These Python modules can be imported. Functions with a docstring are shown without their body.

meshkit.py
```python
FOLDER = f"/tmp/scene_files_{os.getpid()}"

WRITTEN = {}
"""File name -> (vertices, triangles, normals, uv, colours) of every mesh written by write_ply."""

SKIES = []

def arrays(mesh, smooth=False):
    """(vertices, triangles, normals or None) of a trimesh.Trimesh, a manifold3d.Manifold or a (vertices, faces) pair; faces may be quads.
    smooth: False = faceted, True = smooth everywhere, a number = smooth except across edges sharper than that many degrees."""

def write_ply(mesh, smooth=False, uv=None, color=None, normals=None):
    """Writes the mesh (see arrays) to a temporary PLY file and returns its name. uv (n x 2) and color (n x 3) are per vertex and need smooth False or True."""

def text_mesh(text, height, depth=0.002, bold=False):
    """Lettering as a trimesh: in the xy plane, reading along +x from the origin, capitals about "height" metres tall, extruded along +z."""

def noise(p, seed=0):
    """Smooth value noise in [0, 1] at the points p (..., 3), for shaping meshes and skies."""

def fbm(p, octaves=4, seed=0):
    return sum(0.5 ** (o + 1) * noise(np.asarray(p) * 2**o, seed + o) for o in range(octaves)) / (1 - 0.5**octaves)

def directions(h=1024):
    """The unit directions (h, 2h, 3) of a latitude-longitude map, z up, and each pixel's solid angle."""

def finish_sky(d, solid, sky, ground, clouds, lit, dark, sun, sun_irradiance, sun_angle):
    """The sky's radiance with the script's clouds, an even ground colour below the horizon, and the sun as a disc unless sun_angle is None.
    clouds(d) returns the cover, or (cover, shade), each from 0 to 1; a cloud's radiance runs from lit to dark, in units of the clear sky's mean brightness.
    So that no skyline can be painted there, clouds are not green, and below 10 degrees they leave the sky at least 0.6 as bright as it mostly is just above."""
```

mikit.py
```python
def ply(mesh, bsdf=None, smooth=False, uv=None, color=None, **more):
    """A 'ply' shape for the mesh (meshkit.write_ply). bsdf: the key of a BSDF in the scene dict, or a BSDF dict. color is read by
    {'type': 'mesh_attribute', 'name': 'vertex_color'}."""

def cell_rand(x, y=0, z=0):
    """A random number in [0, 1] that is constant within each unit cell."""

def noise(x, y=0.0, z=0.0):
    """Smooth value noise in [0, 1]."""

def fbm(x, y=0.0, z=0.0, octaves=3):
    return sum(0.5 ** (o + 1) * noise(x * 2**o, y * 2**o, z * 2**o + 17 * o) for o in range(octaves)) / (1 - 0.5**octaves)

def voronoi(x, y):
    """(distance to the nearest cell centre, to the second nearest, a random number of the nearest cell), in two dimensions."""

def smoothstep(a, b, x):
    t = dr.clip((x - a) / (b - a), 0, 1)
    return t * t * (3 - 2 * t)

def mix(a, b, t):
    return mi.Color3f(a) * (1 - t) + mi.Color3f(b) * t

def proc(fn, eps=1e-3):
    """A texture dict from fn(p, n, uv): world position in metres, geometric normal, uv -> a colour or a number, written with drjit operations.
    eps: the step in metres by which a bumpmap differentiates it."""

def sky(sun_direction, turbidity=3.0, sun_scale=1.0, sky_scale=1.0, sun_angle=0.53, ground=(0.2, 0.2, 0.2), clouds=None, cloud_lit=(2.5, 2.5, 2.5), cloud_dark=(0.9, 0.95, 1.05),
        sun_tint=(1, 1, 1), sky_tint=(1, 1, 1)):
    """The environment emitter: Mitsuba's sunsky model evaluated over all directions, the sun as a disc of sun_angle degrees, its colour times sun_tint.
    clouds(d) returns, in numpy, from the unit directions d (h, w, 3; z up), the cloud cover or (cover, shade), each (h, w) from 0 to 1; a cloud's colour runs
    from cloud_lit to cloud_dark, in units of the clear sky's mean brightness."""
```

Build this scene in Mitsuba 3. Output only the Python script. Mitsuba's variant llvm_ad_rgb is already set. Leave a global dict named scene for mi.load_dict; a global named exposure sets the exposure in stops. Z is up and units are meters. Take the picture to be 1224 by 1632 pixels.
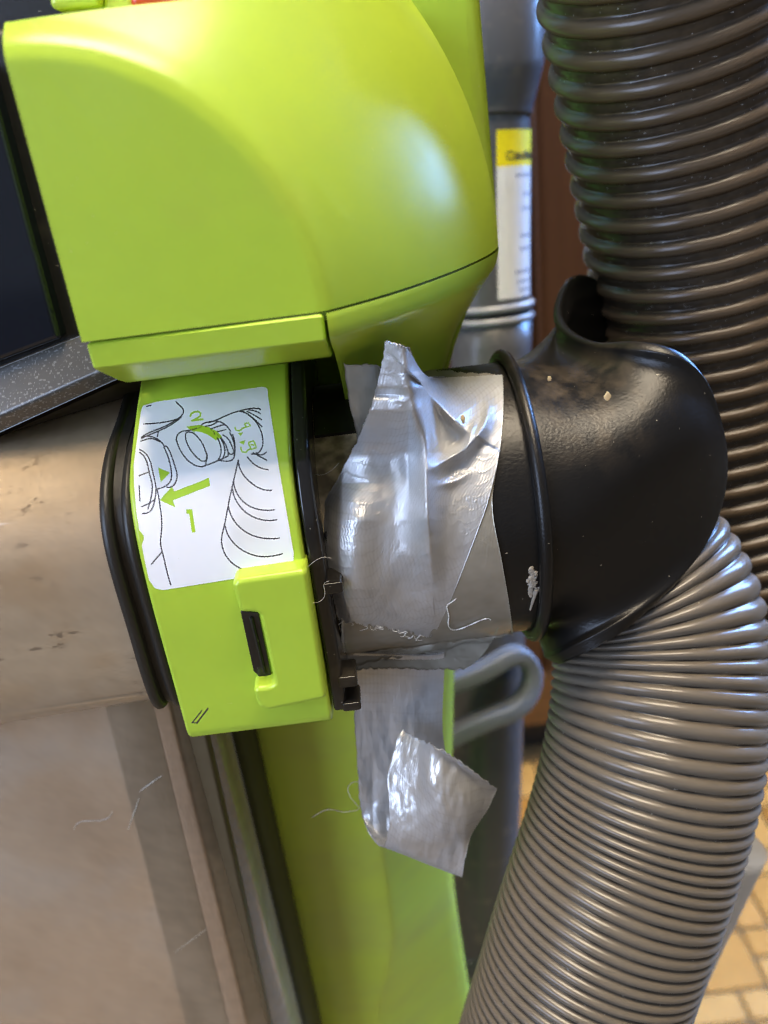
import math, numpy as np, trimesh, mitsuba as mi, drjit as dr, mikit, meshkit
from mikit import proc, noise, fbm, voronoi, cell_rand, smoothstep, mix
from scipy.interpolate import CubicSpline, PchipInterpolator
import shapely.geometry as sg
T = mi.ScalarTransform4f
rng = np.random.default_rng(7)
scene, labels = {}, {}

# ---------------------------------------------------------------- camera, lights, exposure
PITCH, ROLL, FPX = math.radians(25), math.radians(7), 1283.0
EYE = np.array([0, 0, .75])
FW = np.array([0, math.cos(PITCH), -math.sin(PITCH)])
_u0 = np.array([0, math.sin(PITCH), math.cos(PITCH)])
_r0 = np.array([1.0, 0, 0])
RT = _r0 * math.cos(ROLL) - _u0 * math.sin(ROLL)
UP = _u0 * math.cos(ROLL) + _r0 * math.sin(ROLL)
scene['camera'] = dict(type='thinlens', fov=2 * math.degrees(math.atan(612 / FPX)), fov_axis='x', near_clip=.01, far_clip=30,
                       aperture_radius=.00105, focus_distance=.158,
                       to_world=T().look_at(origin=EYE.tolist(), target=(EYE + FW).tolist(), up=UP.tolist()))
exposure = 0.3


def rect_light(key, pos, target, w, h, rgb, label, cat):
    d = np.array(target, float) - pos
    up = [0, 0, 1] if abs(d[2]) < .9 * np.linalg.norm(d) else [0, 1, 0]
    scene[key] = dict(type='rectangle', to_world=T().look_at(origin=list(pos), target=list(target), up=up) @ T().scale([w / 2, h / 2, 1]),
                      emitter=dict(type='area', radiance=dict(type='rgb', value=list(rgb))))
    labels[key] = dict(label=label, category=cat)


LK = 1.0
rect_light('ceiling_lamp', (.12, -.10, 2.35), (.12, -.101, 0), .90, .70, [x * LK for x in (24.5, 20.6, 15.4)], 'square white ceiling lamp above the vacuum cleaner, out of view', 'lamp')
rect_light('window', (1.45, 1.02, 1.42), (0, .2, .7), .5, 1.15, [x * LK for x in (9.5, 20.5, 47.0)], 'bright daylit window above the counter on the right, out of view', 'window')
rect_light('window_001', (-1.1, -.85, 1.15), (0, .1, .68), .85, 1.1, [x * LK for x in (4.6, 5.8, 8.4)], 'daylit window in the left wall behind the viewer, out of view', 'window')
scene['room_light'] = dict(type='constant', radiance=dict(type='rgb', value=[.195 * LK, .20 * LK, .225 * LK]))

# ---------------------------------------------------------------- frames: a = right, b = down, c = towards the viewer, origin at the hose port's axis
O = EYE + .19 * FW
ABC = np.array([[1.0, 0, 0, O[0]], [0, 0, -1, O[1]], [0, -1, 0, O[2]], [0, 0, 0, 1]])


def W(v):
    v = np.asarray(v, float)
    return np.stack([O[0] + v[..., 0], O[1] - v[..., 2], O[2] - v[..., 1]], -1)


def ray(x, y):
    x, y = np.asarray(x, float), np.asarray(y, float)
    return ((x - 612) / FPX)[..., None] * RT - ((y - 816) / FPX)[..., None] * UP + FW


def at(x, y, d):
    return EYE + np.asarray(d, float)[..., None] * ray(x, y)


def toabc(w):
    w = np.asarray(w) - O
    return np.stack([w[..., 0], -w[..., 2], -w[..., 1]], -1)


def oc(x, y, c):
    r = ray(x, y)
    t = (EYE[1] - (O[1] - c)) / -r[..., 1]
    return toabc(EYE + t[..., None] * r)


def on_cyl(x, y, R, b0=0., c0=0.):
    """depth at which the ray meets a cylinder about the port's axis (nearest approach where it misses)"""
    r = ray(x, y)
    ey = toabc(EYE)
    dy, dz = -r[..., 2], -r[..., 1]
    ob, ocx = ey[1] - b0, ey[2] - c0
    A = dy * dy + dz * dz
    B = ob * dy + ocx * dz
    C = ob * ob + ocx * ocx - R * R
    disc = B * B - A * C
    return (-B - np.sqrt(np.maximum(disc, 0))) / A


# ---------------------------------------------------------------- mesh helpers
def mesh(v, f):
    return trimesh.Trimesh(np.asarray(v, float), np.asarray(f, int), process=False)


def grid(P, closed_v=False, closed_u=False):
    n, m = P.shape[:2]
    i, j = np.meshgrid(np.arange(n if closed_u else n - 1), np.arange(m if closed_v else m - 1), indexing='ij')
    i2, j2 = (i + 1) % n, (j + 1) % m
    q = np.stack([i * m + j, i2 * m + j, i2 * m + j2, i * m + j2], -1).reshape(-1, 4)
    return mesh(P.reshape(-1, 3), np.vstack([q[:, [0, 1, 2]], q[:, [0, 2, 3]]]))


def gnormals(P):
    du, dv = np.gradient(P, axis=0), np.gradient(P, axis=1)
    n = np.cross(du, dv)
    return n / (np.linalg.norm(n, axis=-1, keepdims=True) + 1e-15)


def shell(P, t, toward=None):
    """open grid -> thin closed sheet of thickness t, grown away from the viewer"""
    N = gnormals(P)
    view = EYE - P
    if np.sum(N * view) < 0:
        N = -N
    Q = P - N * t
    n, m = P.shape[:2]
    a, b = grid(P), grid(Q)
    idx = np.arange(n * m).reshape(n, m)
    loop = np.concatenate([idx[0, :-1], idx[:-1, -1], idx[-1, :0:-1], idx[:0:-1, 0]])
    nx = np.roll(loop, -1)
    k = n * m
    f = np.vstack([a.faces, b.faces[:, ::-1] + k, np.stack([loop, loop + k, nx + k], 1), np.stack([loop, nx + k, nx], 1)])
    m_ = mesh(np.vstack([a.vertices, b.vertices]), f)
    return m_


def spline(pts, n, closed=False, ends=None):
    pts = np.asarray(pts, float)
    d = np.r_[0, np.cumsum(np.linalg.norm(np.diff(pts, axis=0), axis=1))]
    return CubicSpline(d / d[-1], pts)(np.linspace(0, 1, n))


def frames(path):
    t = np.gradient(path, axis=0)
    t /= np.linalg.norm(t, axis=1, keepdims=True)
    a = np.zeros_like(t)
    x = np.cross(t[0], [0.3, 1, .2])
    for i in range(len(t)):
        x = x - t[i] * (x @ t[i])
        x /= np.linalg.norm(x)
        a[i] = x
    return t, a, np.cross(t, a)


def tube(path, r, sides=16, cap=True):
    path = np.asarray(path, float)
    t, a, b = frames(path)
    th = np.arange(sides) * 2 * np.pi / sides
    r = np.broadcast_to(r, (len(path),)) if np.ndim(r) < 2 else r
    R = r[:, None] if np.ndim(r) < 2 else r
    P = path[:, None] + (R[..., None] if np.ndim(r) < 2 else R[..., None]) * (np.cos(th)[None, :, None] * a[:, None] + np.sin(th)[None, :, None] * b[:, None])
    m = grid(P, closed_v=True)
    if cap:
        n = len(path)
        v = np.vstack([m.vertices, path[:1], path[-1:]])
        k = len(m.vertices)
        j = np.arange(sides)
        f0 = np.stack([j, (j + 1) % sides, j * 0 + k], 1)
        f1 = np.stack([(n - 1) * sides + (j + 1) % sides, (n - 1) * sides + j, j * 0 + k + 1], 1)
        m = mesh(v, np.vstack([m.faces, f0, f1]))
    return m


def resample(poly, step):
    poly = np.asarray(poly, float)
    p = np.vstack([poly, poly[:1]])
    out = []
    for q0, q1 in zip(p[:-1], p[1:]):
        n = max(1, int(np.ceil(np.linalg.norm(q1 - q0) / step)))
        out += [q0 + (q1 - q0) * k / n for k in range(n)]
    return np.array(out)


def rounded(poly, r, step=None):
    """2-D polygon with its corners rounded"""
    g = sg.Polygon(poly)
    if not g.is_valid:
        g = g.buffer(0)
    g = g.buffer(-r, join_style=1).buffer(2 * r, join_style=1, quad_segs=8).buffer(-r, join_style=1, quad_segs=8)
    c = np.array(g.exterior.coords)[:-1]
    return resample(c, step) if step else c


def slab(poly, w0, w1, bev=0., bev0=0., steps=4, order=(0, 1, 2), warp=None):
    """polygon (u, v) swept from w0 to w1; the w1 end is rounded by bev, the w0 end by bev0. order: which abc axis u, v, w are"""
    g = sg.Polygon(poly)
    if not g.exterior.is_ccw:
        poly = np.asarray(poly)[::-1]
    poly = np.asarray(poly, float)
    e0, e1 = poly - np.roll(poly, 1, 0), np.roll(poly, -1, 0) - poly
    n0 = np.stack([-e0[:, 1], e0[:, 0]], 1) / (np.linalg.norm(e0, axis=1, keepdims=True) + 1e-12)
    n1 = np.stack([-e1[:, 1], e1[:, 0]], 1) / (np.linalg.norm(e1, axis=1, keepdims=True) + 1e-12)
    nn = n0 + n1
    nn /= np.maximum(np.sum(nn * n0, 1, keepdims=True), .5)
    s = 1 if w1 > w0 else -1
    rings = []
    for k in range(steps + 1 if bev0 else 1):
        q = k / steps * np.pi / 2 if bev0 else np.pi / 2
        rings.append((bev0 * (1 - np.sin(q)), w0 + s * bev0 * (1 - np.cos(q)) if bev0 else w0))
    for k in range(steps + 1 if bev else 1):
        q = k / steps * np.pi / 2 if bev else 0
        rings.append((bev * (1 - np.cos(q)), w1 - s * bev * (1 - np.sin(q)) if bev else w1))
    V = [np.c_[poly + nn * i, np.full(len(poly), w)] for i, w in rings]
    n = len(poly)
    m = grid(np.array(V), closed_v=True)
    tv, tf = trimesh.creation.triangulate_polygon(sg.Polygon(V[-1][:, :2]), engine='earcut')
    from scipy.spatial import cKDTree
    f = [m.faces]
    for k, rev in ((len(V) - 1, False), (0, True)):
        tv, tf = trimesh.creation.triangulate_polygon(sg.Polygon(V[k][:, :2]), engine='earcut')
        idx = cKDTree(V[k][:, :2]).query(tv)[1] + k * n
        f.append(idx[tf][:, ::-1] if rev else idx[tf])
    v = m.vertices.copy()
    o = np.zeros_like(v)
    for k in range(3):
        o[:, order[k]] = v[:, k]
    if warp is not None:
        o = warp(o)
    mm = mesh(W(o), np.vstack(f))
    trimesh.repair.fix_normals(mm)
    return mm


def cat(*ms):
    return trimesh.util.concatenate([m for m in ms])


def pxpoly(pts, c):
    pts = np.asarray(pts, float)
    return oc(pts[:, 0], pts[:, 1], c)[:, :2]


def hit(m, x, y):
    """abc points where the rays of pixels meet the front profile surface m = (b, c) polyline"""
    r, ey = ray(np.asarray(x, float), np.asarray(y, float)), toabc(EYE)
    rb, rc = -r[..., 2], -r[..., 1]
    best = np.full(rb.shape, np.inf)
    for (b0, c0), (b1, c1) in zip(m[:-1], m[1:]):
        nb, nc = c1 - c0, -(b1 - b0)
        t = (nb * (b0 - ey[1]) + nc * (c0 - ey[2])) / (nb * rb + nc * rc)
        u = ((ey[1] + t * rb - b0) * (b1 - b0) + (ey[2] + t * rc - c0) * (c1 - c0)) / ((b1 - b0) ** 2 + (c1 - c0) ** 2)
        ok = (u >= -1e-4) & (u <= 1 + 1e-4) & (t > 0)
        best = np.where(ok & (t < best), t, best)
    return EYE + best[..., None] * r


def put(key, m, bsdf, smooth=35, label=None, category=None, group=None, kind=None, **kw):
    base, k = key, 0
    while key in scene:
        k += 1
        key = f'{base}_{k:03d}'
    scene[key] = mikit.ply(m, bsdf, smooth=smooth, **kw)
    d = {}
    for n, v in (('label', label), ('category', category), ('group', group), ('kind', kind)):
        if v:
            d[n] = v
    if d:
        labels[key] = d
    return key


def thing(key, label, category, group=None):
    labels[key] = dict(label=label, category=category)
    if group:
        labels[key]['group'] = group
    return key


# ---------------------------------------------------------------- materials
def two(d):
    return dict(type='twosided', bsdf=d)


def princ(c, r, spec=.5, **k):
    c = c if isinstance(c, dict) else dict(type='rgb', value=list(c))
    return dict(type='principled', base_color=c, roughness=r, specular=spec, **k)


def bump(d, fn, scale, eps=1e-4):
    return dict(type='bumpmap', arbitrary=proc(fn, eps), scale=scale, nested=d)


def mat(key, d):
    scene[key] = two(d)
    return key


def f_green(p, n, uv):
    s = fbm(p.x * 120, p.y * 120, p.z * 120, 3)
    q = smoothstep(.62, .8, fbm(p.x * 60 + 9, p.y * 60, p.z * 60, 4))
    sp = smoothstep(.965, .98, noise(p.x * 1100, p.y * 1100, p.z * 1100)) * .5
    c = mix((.38, .525, .040), (.35, .495, .042), s)
    c = mix(c, (.40, .44, .06), q * .18)
    return mix(c, (.6, .62, .3), sp * .5)


def f_greenr(p, n, uv):
    return .21 + .12 * fbm(p.x * 90, p.y * 90, p.z * 90, 4) + .07 * smoothstep(.6, .8, fbm(p.x * 420 + p.z * 260, p.y * 60, p.z * 50, 3))


mat('green_plastic', dict(type='principled', base_color=proc(f_green), roughness=proc(f_greenr), specular=.5))


def f_green2(p, n, uv):
    s = fbm(p.x * 30, p.y * 30, p.z * 60, 4)
    return mix((.50, .63, .06), (.47, .57, .08), smoothstep(.35, .75, s))


mat('green_dusty', dict(type='principled', base_color=proc(f_green2), roughness=.3, specular=.5))
mat('groove_dark', princ((.12, .155, .012), .6))


def f_blk(p, n, uv):
    d = smoothstep(.55, .8, fbm(p.x * 170, p.y * 170, p.z * 170, 4))
    sp = smoothstep(.93, .97, noise(p.x * 1500, p.y * 1500, p.z * 1500))
    c = mix((.011, .010, .009), (.05, .042, .03), d * .35)
    return mix(c, (.25, .22, .17), sp * .6)


mat('black_gloss', princ(proc(f_blk), .16))
mat('black_panel', princ((.006, .008, .013), .09))
mat('black_matte', princ(proc(f_blk), .45, .35))
mat('rubber', princ((.016, .014, .011), .42, .4))


def h_grain(p, n, uv):
    return noise(p.x * 2100, p.y * 2100, p.z * 2100) * .6 + noise(p.x * 4100, p.y * 4100, p.z * 4100) * .4


_dust = toabc(at(925, 615, .165))
_dw = W(_dust)


def f_elbow(p, n, uv):
    d = dr.sqrt(dr.square(p.x - float(_dw[0])) + dr.square(p.y - float(_dw[1])) + dr.square(p.z - float(_dw[2])))
    streak = fbm(p.x * 330, p.y * 330, p.z * 120, 4)
    near = 1 - smoothstep(.004, .022, d)
    k = near * smoothstep(.3, .85, streak)
    sp = smoothstep(.955, .975, noise(p.x * 1250 + 3, p.y * 1250, p.z * 1250)) * smoothstep(.3, .6, noise(p.x * 160, p.y * 160, p.z * 160))
    c = mix((.006, .0055, .005), (.15, .11, .065), k * .36)
    return mix(c, (.42, .36, .26), sp * .8)


mat('elbow_black', bump(princ(proc(f_elbow), .35, .28), h_grain, .00005))


def f_sleeve(p, n, uv):
    d = smoothstep(.35, .75, fbm(p.x * 260, p.y * 260, p.z * 260, 4))
    return mix((.16, .12, .07), (.58, .45, .27), d)


mat('dusty_sleeve', princ(proc(f_sleeve), .6, .3))


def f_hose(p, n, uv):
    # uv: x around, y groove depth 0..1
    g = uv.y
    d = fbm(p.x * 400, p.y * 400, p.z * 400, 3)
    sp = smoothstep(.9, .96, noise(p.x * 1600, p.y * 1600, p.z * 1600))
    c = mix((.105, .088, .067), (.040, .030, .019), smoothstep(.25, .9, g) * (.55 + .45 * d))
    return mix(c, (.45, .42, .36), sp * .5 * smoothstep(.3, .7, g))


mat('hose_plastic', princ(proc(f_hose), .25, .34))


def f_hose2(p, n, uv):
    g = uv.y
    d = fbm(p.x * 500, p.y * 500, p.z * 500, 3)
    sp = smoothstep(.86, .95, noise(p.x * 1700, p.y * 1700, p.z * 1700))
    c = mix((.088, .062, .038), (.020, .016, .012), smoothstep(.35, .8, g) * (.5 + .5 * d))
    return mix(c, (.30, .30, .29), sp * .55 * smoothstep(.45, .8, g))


mat('hose_plastic_dark', princ(proc(f_hose2), .27, .38))


def f_tape(p, n, uv):
    w = fbm(p.x * 300, p.y * 300, p.z * 300, 4)
    s = smoothstep(.55, .8, fbm(p.x * 90 + 5, p.y * 90, p.z * 90, 4))
    sp = smoothstep(.95, .975, noise(p.x * 1500, p.y * 1500, p.z * 1500 + 7))
    tl = .5 + .5 * dr.sin(uv.x * (2 * 3.14159 / .9) + 1.5 * noise(uv.x * .5, uv.y * .2))
    hl = dr.power(.5 + .5 * dr.sin(uv.y * (2 * 3.14159 / 2.6) + noise(uv.x * .4, uv.y * .4)), 14.0)
    wv = (.16 * tl * tl + .22 * hl) * smoothstep(.25, .65, fbm(p.x * 120, p.y * 120, p.z * 120, 2))
    c = mix((.54, .55, .565), (.43, .43, .425), w)
    c = mix(mix(c, (.30, .28, .26), wv), (.44, .37, .26), s * .3)
    return mix(c, (.75, .75, .73), sp * .5)


def h_tape(p, n, uv):
    # uv in mm: x across, y along: woven threads under the film plus blisters
    th = .5 + .5 * dr.sin(uv.x * (2 * 3.14159 / .62))
    tv = .5 + .5 * dr.sin(uv.y * (2 * 3.14159 / 2.6))
    bx = uv.x / 1.5
    by = uv.y / 3.4
    r1 = cell_rand(dr.floor(bx), dr.floor(by), 4)
    dx, dy = (bx - dr.floor(bx) - .5) * 1.5, (by - dr.floor(by) - .3 - .4 * cell_rand(dr.floor(bx / 6), dr.floor(by), 9)) * 3.4
    rr = dr.sqrt(dx * dx + dy * dy)
    bl = (1 - smoothstep(.12, .42, rr)) * dr.select(r1 > .52, 1.0, 0.0)
    return .34 * th * th + .40 * dr.power(tv, 12.0) + .8 * bl + .25 * fbm(uv.x * .9, uv.y * .5, 0, 2)


mat('tape_silver', bump(princ(proc(f_tape), .40, .5, metallic=.62), h_tape, .00010))


def h_tape2(p, n, uv):
    th = .5 + .5 * dr.sin(uv.x * (2 * 3.14159 / .62))
    tv = .5 + .5 * dr.sin(uv.y * (2 * 3.14159 / 3.4))
    return .3 * th + .35 * dr.power(tv, 16.0) + .8 * fbm(uv.x * 1.2, uv.y * .35, 0, 3)


def f_tape2(p, n, uv):
    w = fbm(p.x * 260, p.y * 260, p.z * 260, 4)
    return mix((.34, .315, .26), (.23, .21, .165), w)


mat('tape_dull', bump(princ(proc(f_tape2), .38, .5, metallic=.5), h_tape2, .00008))
mat('tape_tail', bump(princ(proc(f_tape), .36, .5, metallic=.62), h_tape2, .00006))


def f_label(p, n, uv):
    return mix((.78, .78, .78), (.70, .69, .66), smoothstep(.5, .8, fbm(p.x * 80, p.y * 80, p.z * 80, 3)))


mat('label_white', princ(proc(f_label), .22))
mat('ink_black', princ((.03, .025, .03), .35))
mat('ink_green', princ((.36, .56, .03), .3))
mat('red_plastic', princ((.55, .05, .015), .35))


def f_bin(p, n, uv):
    s = fbm(p.x * 70, p.y * 70, p.z * 25, 4)
    q = smoothstep(.5, .75, fbm(p.x * 45 + 4, p.y * 45, p.z * 45, 4))
    c = mix((.56, .38, .225), (.45, .30, .175), s)
    return mix(c, (.46, .41, .34), q * .5)


mat('bin_dust', princ(proc(f_bin), .5, .3))


def f_duct(p, n, uv):
    s = fbm(p.x * 160, p.y * 60, p.z * 420, 4)
    c = mix((.44, .33, .20), (.29, .215, .13), s)
    k = smoothstep(.66, .74, fbm(p.x * 520, p.y * 520, p.z * 700, 3)) * smoothstep(.5, .7, fbm(p.x * 60 + 2, p.y * 60, p.z * 60, 2))
    o = smoothstep(.5, .72, fbm(p.x * 75 + 7, p.y * 75, p.z * 75, 3))
    c = mix(c, (.33, .20, .085), o * .55)
    return mix(c, (.06, .035, .015), k)


mat('duct_dust', princ(proc(f_duct), .45, .3))
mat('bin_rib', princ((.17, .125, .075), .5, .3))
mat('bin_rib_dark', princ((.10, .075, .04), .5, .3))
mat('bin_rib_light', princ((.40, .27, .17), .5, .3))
mat('bin_side', princ((.11, .10, .065), .25, .5))
mat('bin_edge', princ((.03, .026, .02), .4, .4))


def f_haze(p, n, uv):
    return .16 + .24 * smoothstep(.35, .7, fbm(p.x * 40, p.y * 40, p.z * 22, 4)) + .12 * fbm(p.x * 300 + p.z * 300, p.y * 90, p.z * 120 - p.x * 100, 3)


scene['clear_plastic'] = dict(type='blendbsdf', weight=proc(f_haze), bsdf1=dict(type='thindielectric', int_ior=1.46),
                              bsdf2=dict(type='twosided', bsdf=dict(type='diffuse', reflectance=dict(type='rgb', value=[.46, .35, .235]))))


def f_frost(p, n, uv):
    sp = smoothstep(.6, .85, noise(p.x * 3100, p.y * 2200, p.z * 2200))
    return mix((.05, .046, .04), (.22, .22, .21), sp * .4)


mat('frosted', princ(proc(f_frost), .3, .6))
mat('dark_brown', princ((.035, .024, .014), .4, .4))


def f_wand(p, n, uv):
    d = smoothstep(.55, .8, fbm(p.x * 150, p.y * 150, p.z * 150, 4))
    return mix((.085, .085, .09), (.16, .14, .115), d * .5)


mat('wand_grey', princ(proc(f_wand), .32, .5))
mat('wand_ring', princ((.28, .29, .31), .25, .6))
mat('clip_grey', princ((.17, .185, .21), .35, .5))
mat('yellow_print', princ((.85, .72, .01), .4))
mat('ink_grey', princ((.35, .36, .4), .5))


def f_wood(p, n, uv):
    g = fbm(p.x * 60, p.y * 60, p.z * 4, 4)
    r = fbm(p.x * 240, p.y * 240, p.z * 9, 3)
    return mix((.062, .025, .009), (.036, .014, .005), .6 * g + .4 * r)


mat('cabinet_wood', princ(proc(f_wood), .35, .4))


def f_woodl(p, n, uv):
    g = fbm(p.x * 9, p.y * 60, p.z * 60, 4)
    return mix((.13, .062, .022), (.09, .04, .014), g)


mat('cabinet_wood_light', princ(proc(f_woodl), .35, .4))
for k, (c0, c1) in enumerate([((.55, .33, .10), (.45, .26, .08)), ((.60, .39, .14), (.50, .31, .11)), ((.44, .235, .06), (.38, .20, .05)), ((.49, .285, .09), (.58, .36, .13))]):
    def f_tile(p, n, uv, c0=c0, c1=c1):
        return mix(c0, c1, fbm(p.x * 90, p.y * 90, 3, 4))
    mat(f'tile_tone_{k}', princ(proc(f_tile), .38, .4))


def f_grout(p, n, uv):
    return mix((.23, .155, .07), (.16, .11, .055), fbm(p.x * 120, p.y * 120, 0, 3))


mat('grout', princ(proc(f_grout), .6, .3))
mat('hair', princ((.45, .42, .36), .4))
mat('residue', princ((.27, .235, .185), .35))
mat('lint_white', princ((.75, .73, .68), .5))
mat('crumb', princ((.5, .36, .18), .6))

# ================================================================ SETTING: floor and cabinet
FZ = 0.0
put('floor', mesh([[-6, -6, FZ - .003], [6, -6, FZ - .003], [6, 6, FZ - .003], [-6, 6, FZ - .003]], [[0, 1, 2], [0, 2, 3]]), 'grout', False,
    label='tan vinyl brick floor with brown grout lines', kind='structure')
CELL, GAP = .0295, .0042


def tile_mesh(nx, ny):
    w, h = nx * CELL - GAP, ny * CELL - GAP
    q = rounded([(-w / 2, -h / 2), (w / 2, -h / 2), (w / 2, h / 2), (-w / 2, h / 2)], .004)
    n = len(q)
    V = [np.c_[q, np.full(n, -.003)], np.c_[q, np.full(n, -.0008)], np.c_[q * (1 - .0016 / np.array([w, h])), np.full(n, 0)]]
    g = grid(np.array(V), closed_v=True)
    v = np.vstack([g.vertices, [[0, 0, 0]]])
    j = np.arange(n)
    return mesh(v, np.vstack([g.faces, np.stack([2 * n + j, 2 * n + (j + 1) % n, j * 0 + len(v) - 1], 1)]))


_tiles = {}
_cells = {}
x0, y0, NX, NY = .035, .12, 20, 24
k = 0
for iy in range(NY):
    for ix in range(NX):
        if (ix, iy) in _cells:
            continue
        opts = [(1, 1), (1, 2), (2, 1), (2, 2), (1, 2), (2, 1)]
        rng.shuffle(opts)
        for nx, ny in opts + [(1, 1)]:
            cells = [(ix + i, iy + j) for i in range(nx) for j in range(ny)]
            if all(cc not in _cells and cc[0] < NX and cc[1] < NY for cc in cells):
                break
        for cc in cells:
            _cells[cc] = 1
        tone = int(rng.choice([0, 0, 1, 1, 2, 3]))
        cx, cy = x0 + (ix + nx / 2) * CELL, y0 + (iy + ny / 2) * CELL
        q = np.array([cx, cy, 0]) - EYE
        d = q @ FW
        px, py = 612 + FPX * (q @ RT) / d, 816 - FPX * (q @ UP) / d
        if not (700 < px < 1330 and 1150 < py < 1760) or cy > .775:
            continue
        if (nx, ny, tone) not in _tiles:
            _tiles[nx, ny, tone] = mikit.ply(tile_mesh(nx, ny), f'tile_tone_{tone}', smooth=30)
        scene[f'floor__tile_{k:03d}' if k else 'floor__tile'] = {**_tiles[nx, ny, tone], 'to_world': T().translate([cx, cy, FZ + float(rng.uniform(-.0003, .0003))]).rotate([0, 0, 1], float(rng.uniform(-.8, .8)))}
        k += 1


def wbox(x0, x1, y0, y1, z0, z1, bev=.003):
    b = trimesh.creation.box(extents=[x1 - x0, y1 - y0, z1 - z0])
    import manifold3d as m3
    s = []
    for sx in (x0 + bev, x1 - bev):
        for sy in (y0 + bev, y1 - bev):
            for sz in (z0 + bev, z1 - bev):
                s.append(m3.Manifold.sphere(bev, 12).translate((sx, sy, sz)))
    h = m3.Manifold.batch_hull(s).to_mesh()
    return mesh(h.vert_properties[:, :3], h.tri_verts)


cab = thing('kitchen_cabinet', 'dark brown wooden kitchen cabinet standing on the tiled floor in the background', 'cabinet')
CY = .765
put(cab + '__carcass', wbox(-.6, 1.1, CY + .02, CY + .5, .085, .95), 'cabinet_wood')
put(cab + '__toe_kick', wbox(-.6, 1.1, CY + .06, CY + .4, .0, .0855, .0005), 'black_matte', label='black recessed toe kick')
put(cab + '__rail', wbox(-.6, 1.1, CY + .001, CY + .0195, .085, .16), 'cabinet_wood_light', label='lighter bottom rail of the cabinet')
for dx0, dx1 in ((-.35, .092), (.098, .165), (.171, .62)):
    put(cab + '__door_panel', wbox(dx0, dx1, CY + .004, CY + .0195, .163, .93), 'cabinet_wood')
for sx0, sx1 in ((.088, .097), (.166, .172)):
    put(cab + '__stile', wbox(sx0, sx1, CY - .006, CY + .0035, .163, .93), 'cabinet_wood')

# ================================================================ VACUUM CLEANER
vac = thing('vacuum_cleaner', 'lime green and black upright vacuum cleaner with clear dusty dirt cup, seen close up', 'vacuum cleaner')

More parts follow.
